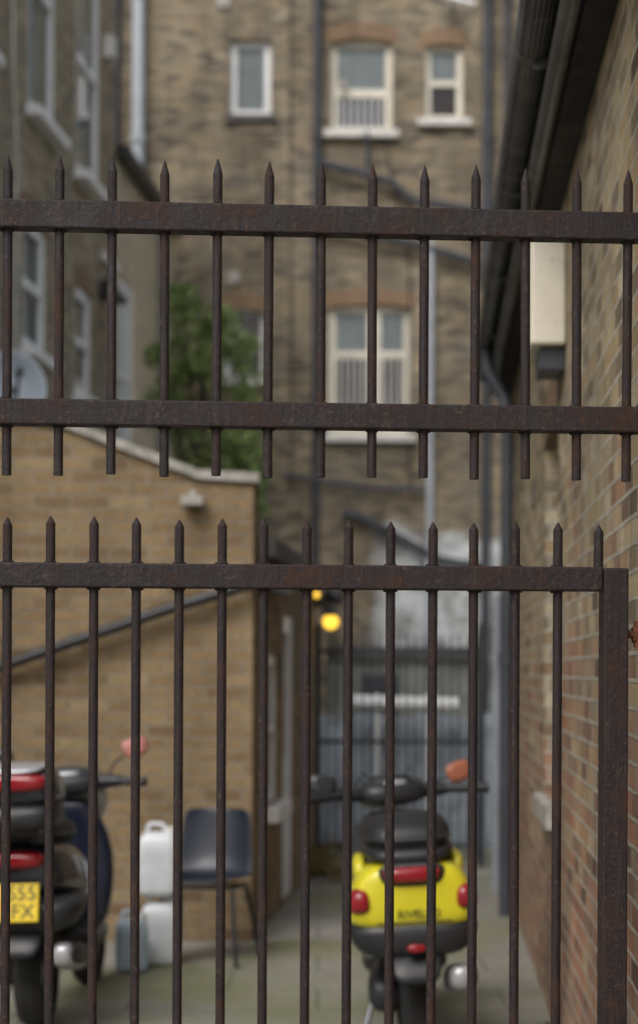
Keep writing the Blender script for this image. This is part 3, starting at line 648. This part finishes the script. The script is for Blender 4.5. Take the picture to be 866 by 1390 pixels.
loft('tail_light_trim',S1,[(-.064,.79,.125,.042),(-.058,.79,.135,.05),(-.01,.79,.13,.045)],M_blkpl,e=3.4,tp=-.08)
text('lettering',S1,'RIVELLO',(.02,-.0605,.632),.046,M_ink)
tube('body_seam',S1,[(-.15,-.054,.60),(.15,-.054,.60)],.003,M_blkpl)
tube('grab_rail',S1,[(-.17,.25,.925),(-.165,.06,.93),(-.10,-.03,.925),(.10,-.03,.925),(.165,.06,.93),(.17,.25,.925)],.011,M_blkpl)
loft('rear_reflector',S1,[(-.105,.50,.03,.012),(-.10,.50,.04,.018),(-.05,.50,.04,.018)],M_red)

M_dk=pm('dark_body_paint',(.024,.026,.034),.25,coat=.6,var=.15); M_blue=pm('navy_body_paint',(.014,.018,.040),.28,coat=.6,var=.15)
S2=empty('touring_scooter',(-1.27,8.28,0),(0,R(-2),R(-4)))
scooter(S2,M_blue,M_blkpl,R(10),M_blkpl,M_mred,mz=(1.16,1.19),bar=.34,lsw=.9)
loft('tail_body',S2,[(-.03,.72,.12,.06),(.0,.72,.17,.10),(.1,.72,.20,.13),(.35,.70,.23,.15),(.6,.64,.21,.15),(.78,.58,.15,.12)],M_dk,e=3.0,tp=.1)
loft('seat',S2,[(.02,.86,.08,.02),(.08,.88,.13,.05),(.35,.89,.155,.06),(.5,.87,.155,.065),(.75,.84,.12,.06),(.86,.80,.07,.04)],M_seat,e=2.4)
loft('tail_light',S2,[(-.065,.775,.04,.015),(-.06,.775,.10,.03),(-.03,.775,.13,.042),(.05,.775,.12,.04)],M_red,e=3)
loft('top_box_base',S2,[(-.20,.96,.14,.03),(-.17,.97,.19,.06),(-.05,.98,.21,.07),(.15,.98,.20,.07),(.20,.98,.13,.05)],M_blkpl,e=4)
loft('top_box_lid',S2,[(-.19,1.08,.15,.04),(-.165,1.09,.195,.07),(-.05,1.10,.215,.085),(.15,1.10,.20,.08),(.21,1.08,.12,.05)],M_dk,e=3.6,tp=.1)
loft('top_box_reflector',S2,[(-.215,1.115,.12,.022),(-.205,1.115,.165,.036),(-.16,1.115,.19,.040),(-.08,1.115,.205,.034)],M_red,e=3.4)
loft('top_box_trim',S2,[(-.19,1.160,.10,.008),(-.17,1.168,.15,.014),(-.05,1.188,.165,.014),(.1,1.188,.15,.01)],M_silver,e=3)
q=MB(); q.box(WF,-.12,.12,-.12,.25,.885,.915); q.box(WF,-.10,-.06,.0,.2,.84,.886); q.box(WF,.06,.10,.0,.2,.84,.886); q.build('luggage_rack',S2,M_blkpl,bevel=.005)
loft('screen_cowl',S2,[(1.16,1.0,.13,.05),(1.24,1.02,.17,.08),(1.30,.95,.17,.09),(1.38,.85,.12,.09)],M_silver)
PL=empty('number_plate_mount',(.0,-.10,.60),(R(-14),0,0)); PL.parent=S2
q=MB(); q.box(WF,-.115,.108,-.004,.004,-.082,.082); q.build('number_plate',PL,pm('yellow_plate',(.78,.56,.02),.35,var=.05),bevel=.006)
text('plate_text_top',PL,'S55',(.100,-.0055,.038),.088,M_ink,align='RIGHT'); text('plate_text_bottom',PL,'FX',(.092,-.0055,-.040),.088,M_ink,align='RIGHT')
q=MB(); q.box(WF,-.04,.04,.006,.16,-.02,.06); q.build('plate_bracket',PL,M_blkpl)

# ---------------------------------------------------------------- chair
CH=empty('plastic_chair',(-.61,10.55,0),(0,0,R(-14)))
prof=[(-.21,.435),(-.19,.455),(-.10,.445),(.0,.435),(.09,.435),(.15,.46),(.185,.52),(.205,.60),(.225,.70),(.24,.80),(.245,.825)]
q=MB(); nx=11; G=[]
for j,(y,z) in enumerate(prof):
    row=[]
    t=j/(len(prof)-1); hw=.225 if t<.5 else .225-.035*max(0,(t-.55)/.45)
    if j in (0,len(prof)-1): hw*=.86
    for i in range(nx):
        s=i/(nx-1)*2-1; lift=.03*s*s if t<.5 else 0; fwd=-.05*s*s if t>=.5 else 0
        row.append(Vector((s*hw,y+fwd,z+lift)))
    G.append(row)
for a,b in zip(G[:-1],G[1:]):
    for i in range(nx-1): 
        q.poly([a[i],a[i+1],b[i+1],b[i]])
o=q.build('shell',CH,pm('navy_plastic',(.014,.020,.034),.38,var=.2,bump=.2),smooth=True)
bm=bmesh.new(); bm.from_mesh(o.data); bmesh.ops.remove_doubles(bm,verts=bm.verts,dist=1e-4); bmesh.ops.recalc_face_normals(bm,faces=bm.faces); bm.to_mesh(o.data); bm.free()
md=o.modifiers.new('s','SOLIDIFY'); md.thickness=.008; md=o.modifiers.new('b','SUBSURF'); md.levels=1; md.render_levels=1
for sx in (-1,1):
    tube('leg_frame_r' if sx>0 else 'leg_frame_l',CH,[(sx*.24,-.24,.0),(sx*.19,-.16,.42),(sx*.19,.10,.42),(sx*.24,.24,.0)],.0135,M_black)
tube('cross_bar_front',CH,[(-.19,-.14,.415),(.19,-.14,.415)],.010,M_black); tube('cross_bar_rear',CH,[(-.19,.09,.415),(.19,.09,.415)],.010,M_black)

# ---------------------------------------------------------------- jerrycans
def can(name,loc,rz,mat,h=.34,w=.115,d=.085):
    e=empty(name,loc,(0,0,rz))
    loft('body',e,[(0,0,w*.9,d*.9),(.02,0,w,d),(h*.45,0,w,d),(h*.5,0,w*.97,d*.97),(h*.55,0,w,d),(h*.82,0,w,d),(h*.93,0,w*.75,d*.7),(h*.95,0,w*.5,d*.5)],mat,axis='z',e=5,sub=1)
    tube('handle',e,[(-w*.55,0,h*.93),(-w*.5,0,h*1.06),(w*.25,0,h*1.06),(w*.35,0,h*.93)],.012,mat)
    q=MB(); q.cyl((w*.6,0,h*.86),(w*.62,0,h*1.02),.026,seg=18); q.build('cap',e,M_stone,smooth=True); return e
M_can=pm('translucent_white_plastic',(.64,.67,.70),.4,var=.2); M_canb=pm('bluish_plastic',(.40,.49,.57),.4,var=.2)
can('jerrycan',(-.985,10.15,0),R(8),M_canb,h=.30,w=.09); can('jerrycan',(-.865,10.40,.37),R(-6),M_can,h=.37,w=.112); can('jerrycan',(-.855,10.40,0),R(-4),M_can,h=.355,w=.105)

# ---------------------------------------------------------------- light, world, camera
w=bpy.data.worlds.new('World'); scn.world=w; w.use_nodes=True; nt=w.node_tree; bg=nt.nodes['Background']
sky=N(nt,'ShaderNodeTexSky'); sky.sky_type='NISHITA'; sky.sun_disc=False; sky.sun_elevation=R(46); sky.sun_rotation=R(207); sky.dust_density=5; sky.air_density=1.0; sky.ozone_density=1
hs=N(nt,'ShaderNodeHueSaturation'); hs.inputs['Saturation'].default_value=.45; nt.links.new(sky.outputs[0],hs.inputs['Color']); nt.links.new(hs.outputs[0],bg.inputs['Color']); bg.inputs['Strength'].default_value=.15
sd=bpy.data.lights.new('sun','SUN'); sd.energy=1.1; sd.angle=R(28); sd.color=(1,.985,.96); so=bpy.data.objects.new('sun',sd); COL.objects.link(so)
az=R(207); el=R(46); dirv=Vector((math.sin(az)*math.cos(el),math.cos(az)*math.cos(el),math.sin(el)))
so.rotation_euler=dirv.to_track_quat('Z','Y').to_euler()
cd=bpy.data.cameras.new('camera'); co=bpy.data.objects.new('camera',cd); COL.objects.link(co); scn.camera=co
co.location=(0,0,1.6)
co.rotation_euler=(Matrix.Rotation(R(.25),3,'Y').inverted()@Matrix.Rotation(R(90),3,'X')).to_euler()
cd.sensor_fit='VERTICAL'; cd.sensor_height=36; cd.lens=2600*36/1390; cd.shift_y=215/1390; cd.clip_end=500; cd.clip_start=.05
cd.dof.use_dof=True; cd.dof.focus_distance=4.33; cd.dof.aperture_fstop=2.5; cd.dof.aperture_blades=0
scn.view_settings.view_transform='Standard'; scn.view_settings.look='None'; scn.view_settings.exposure=0
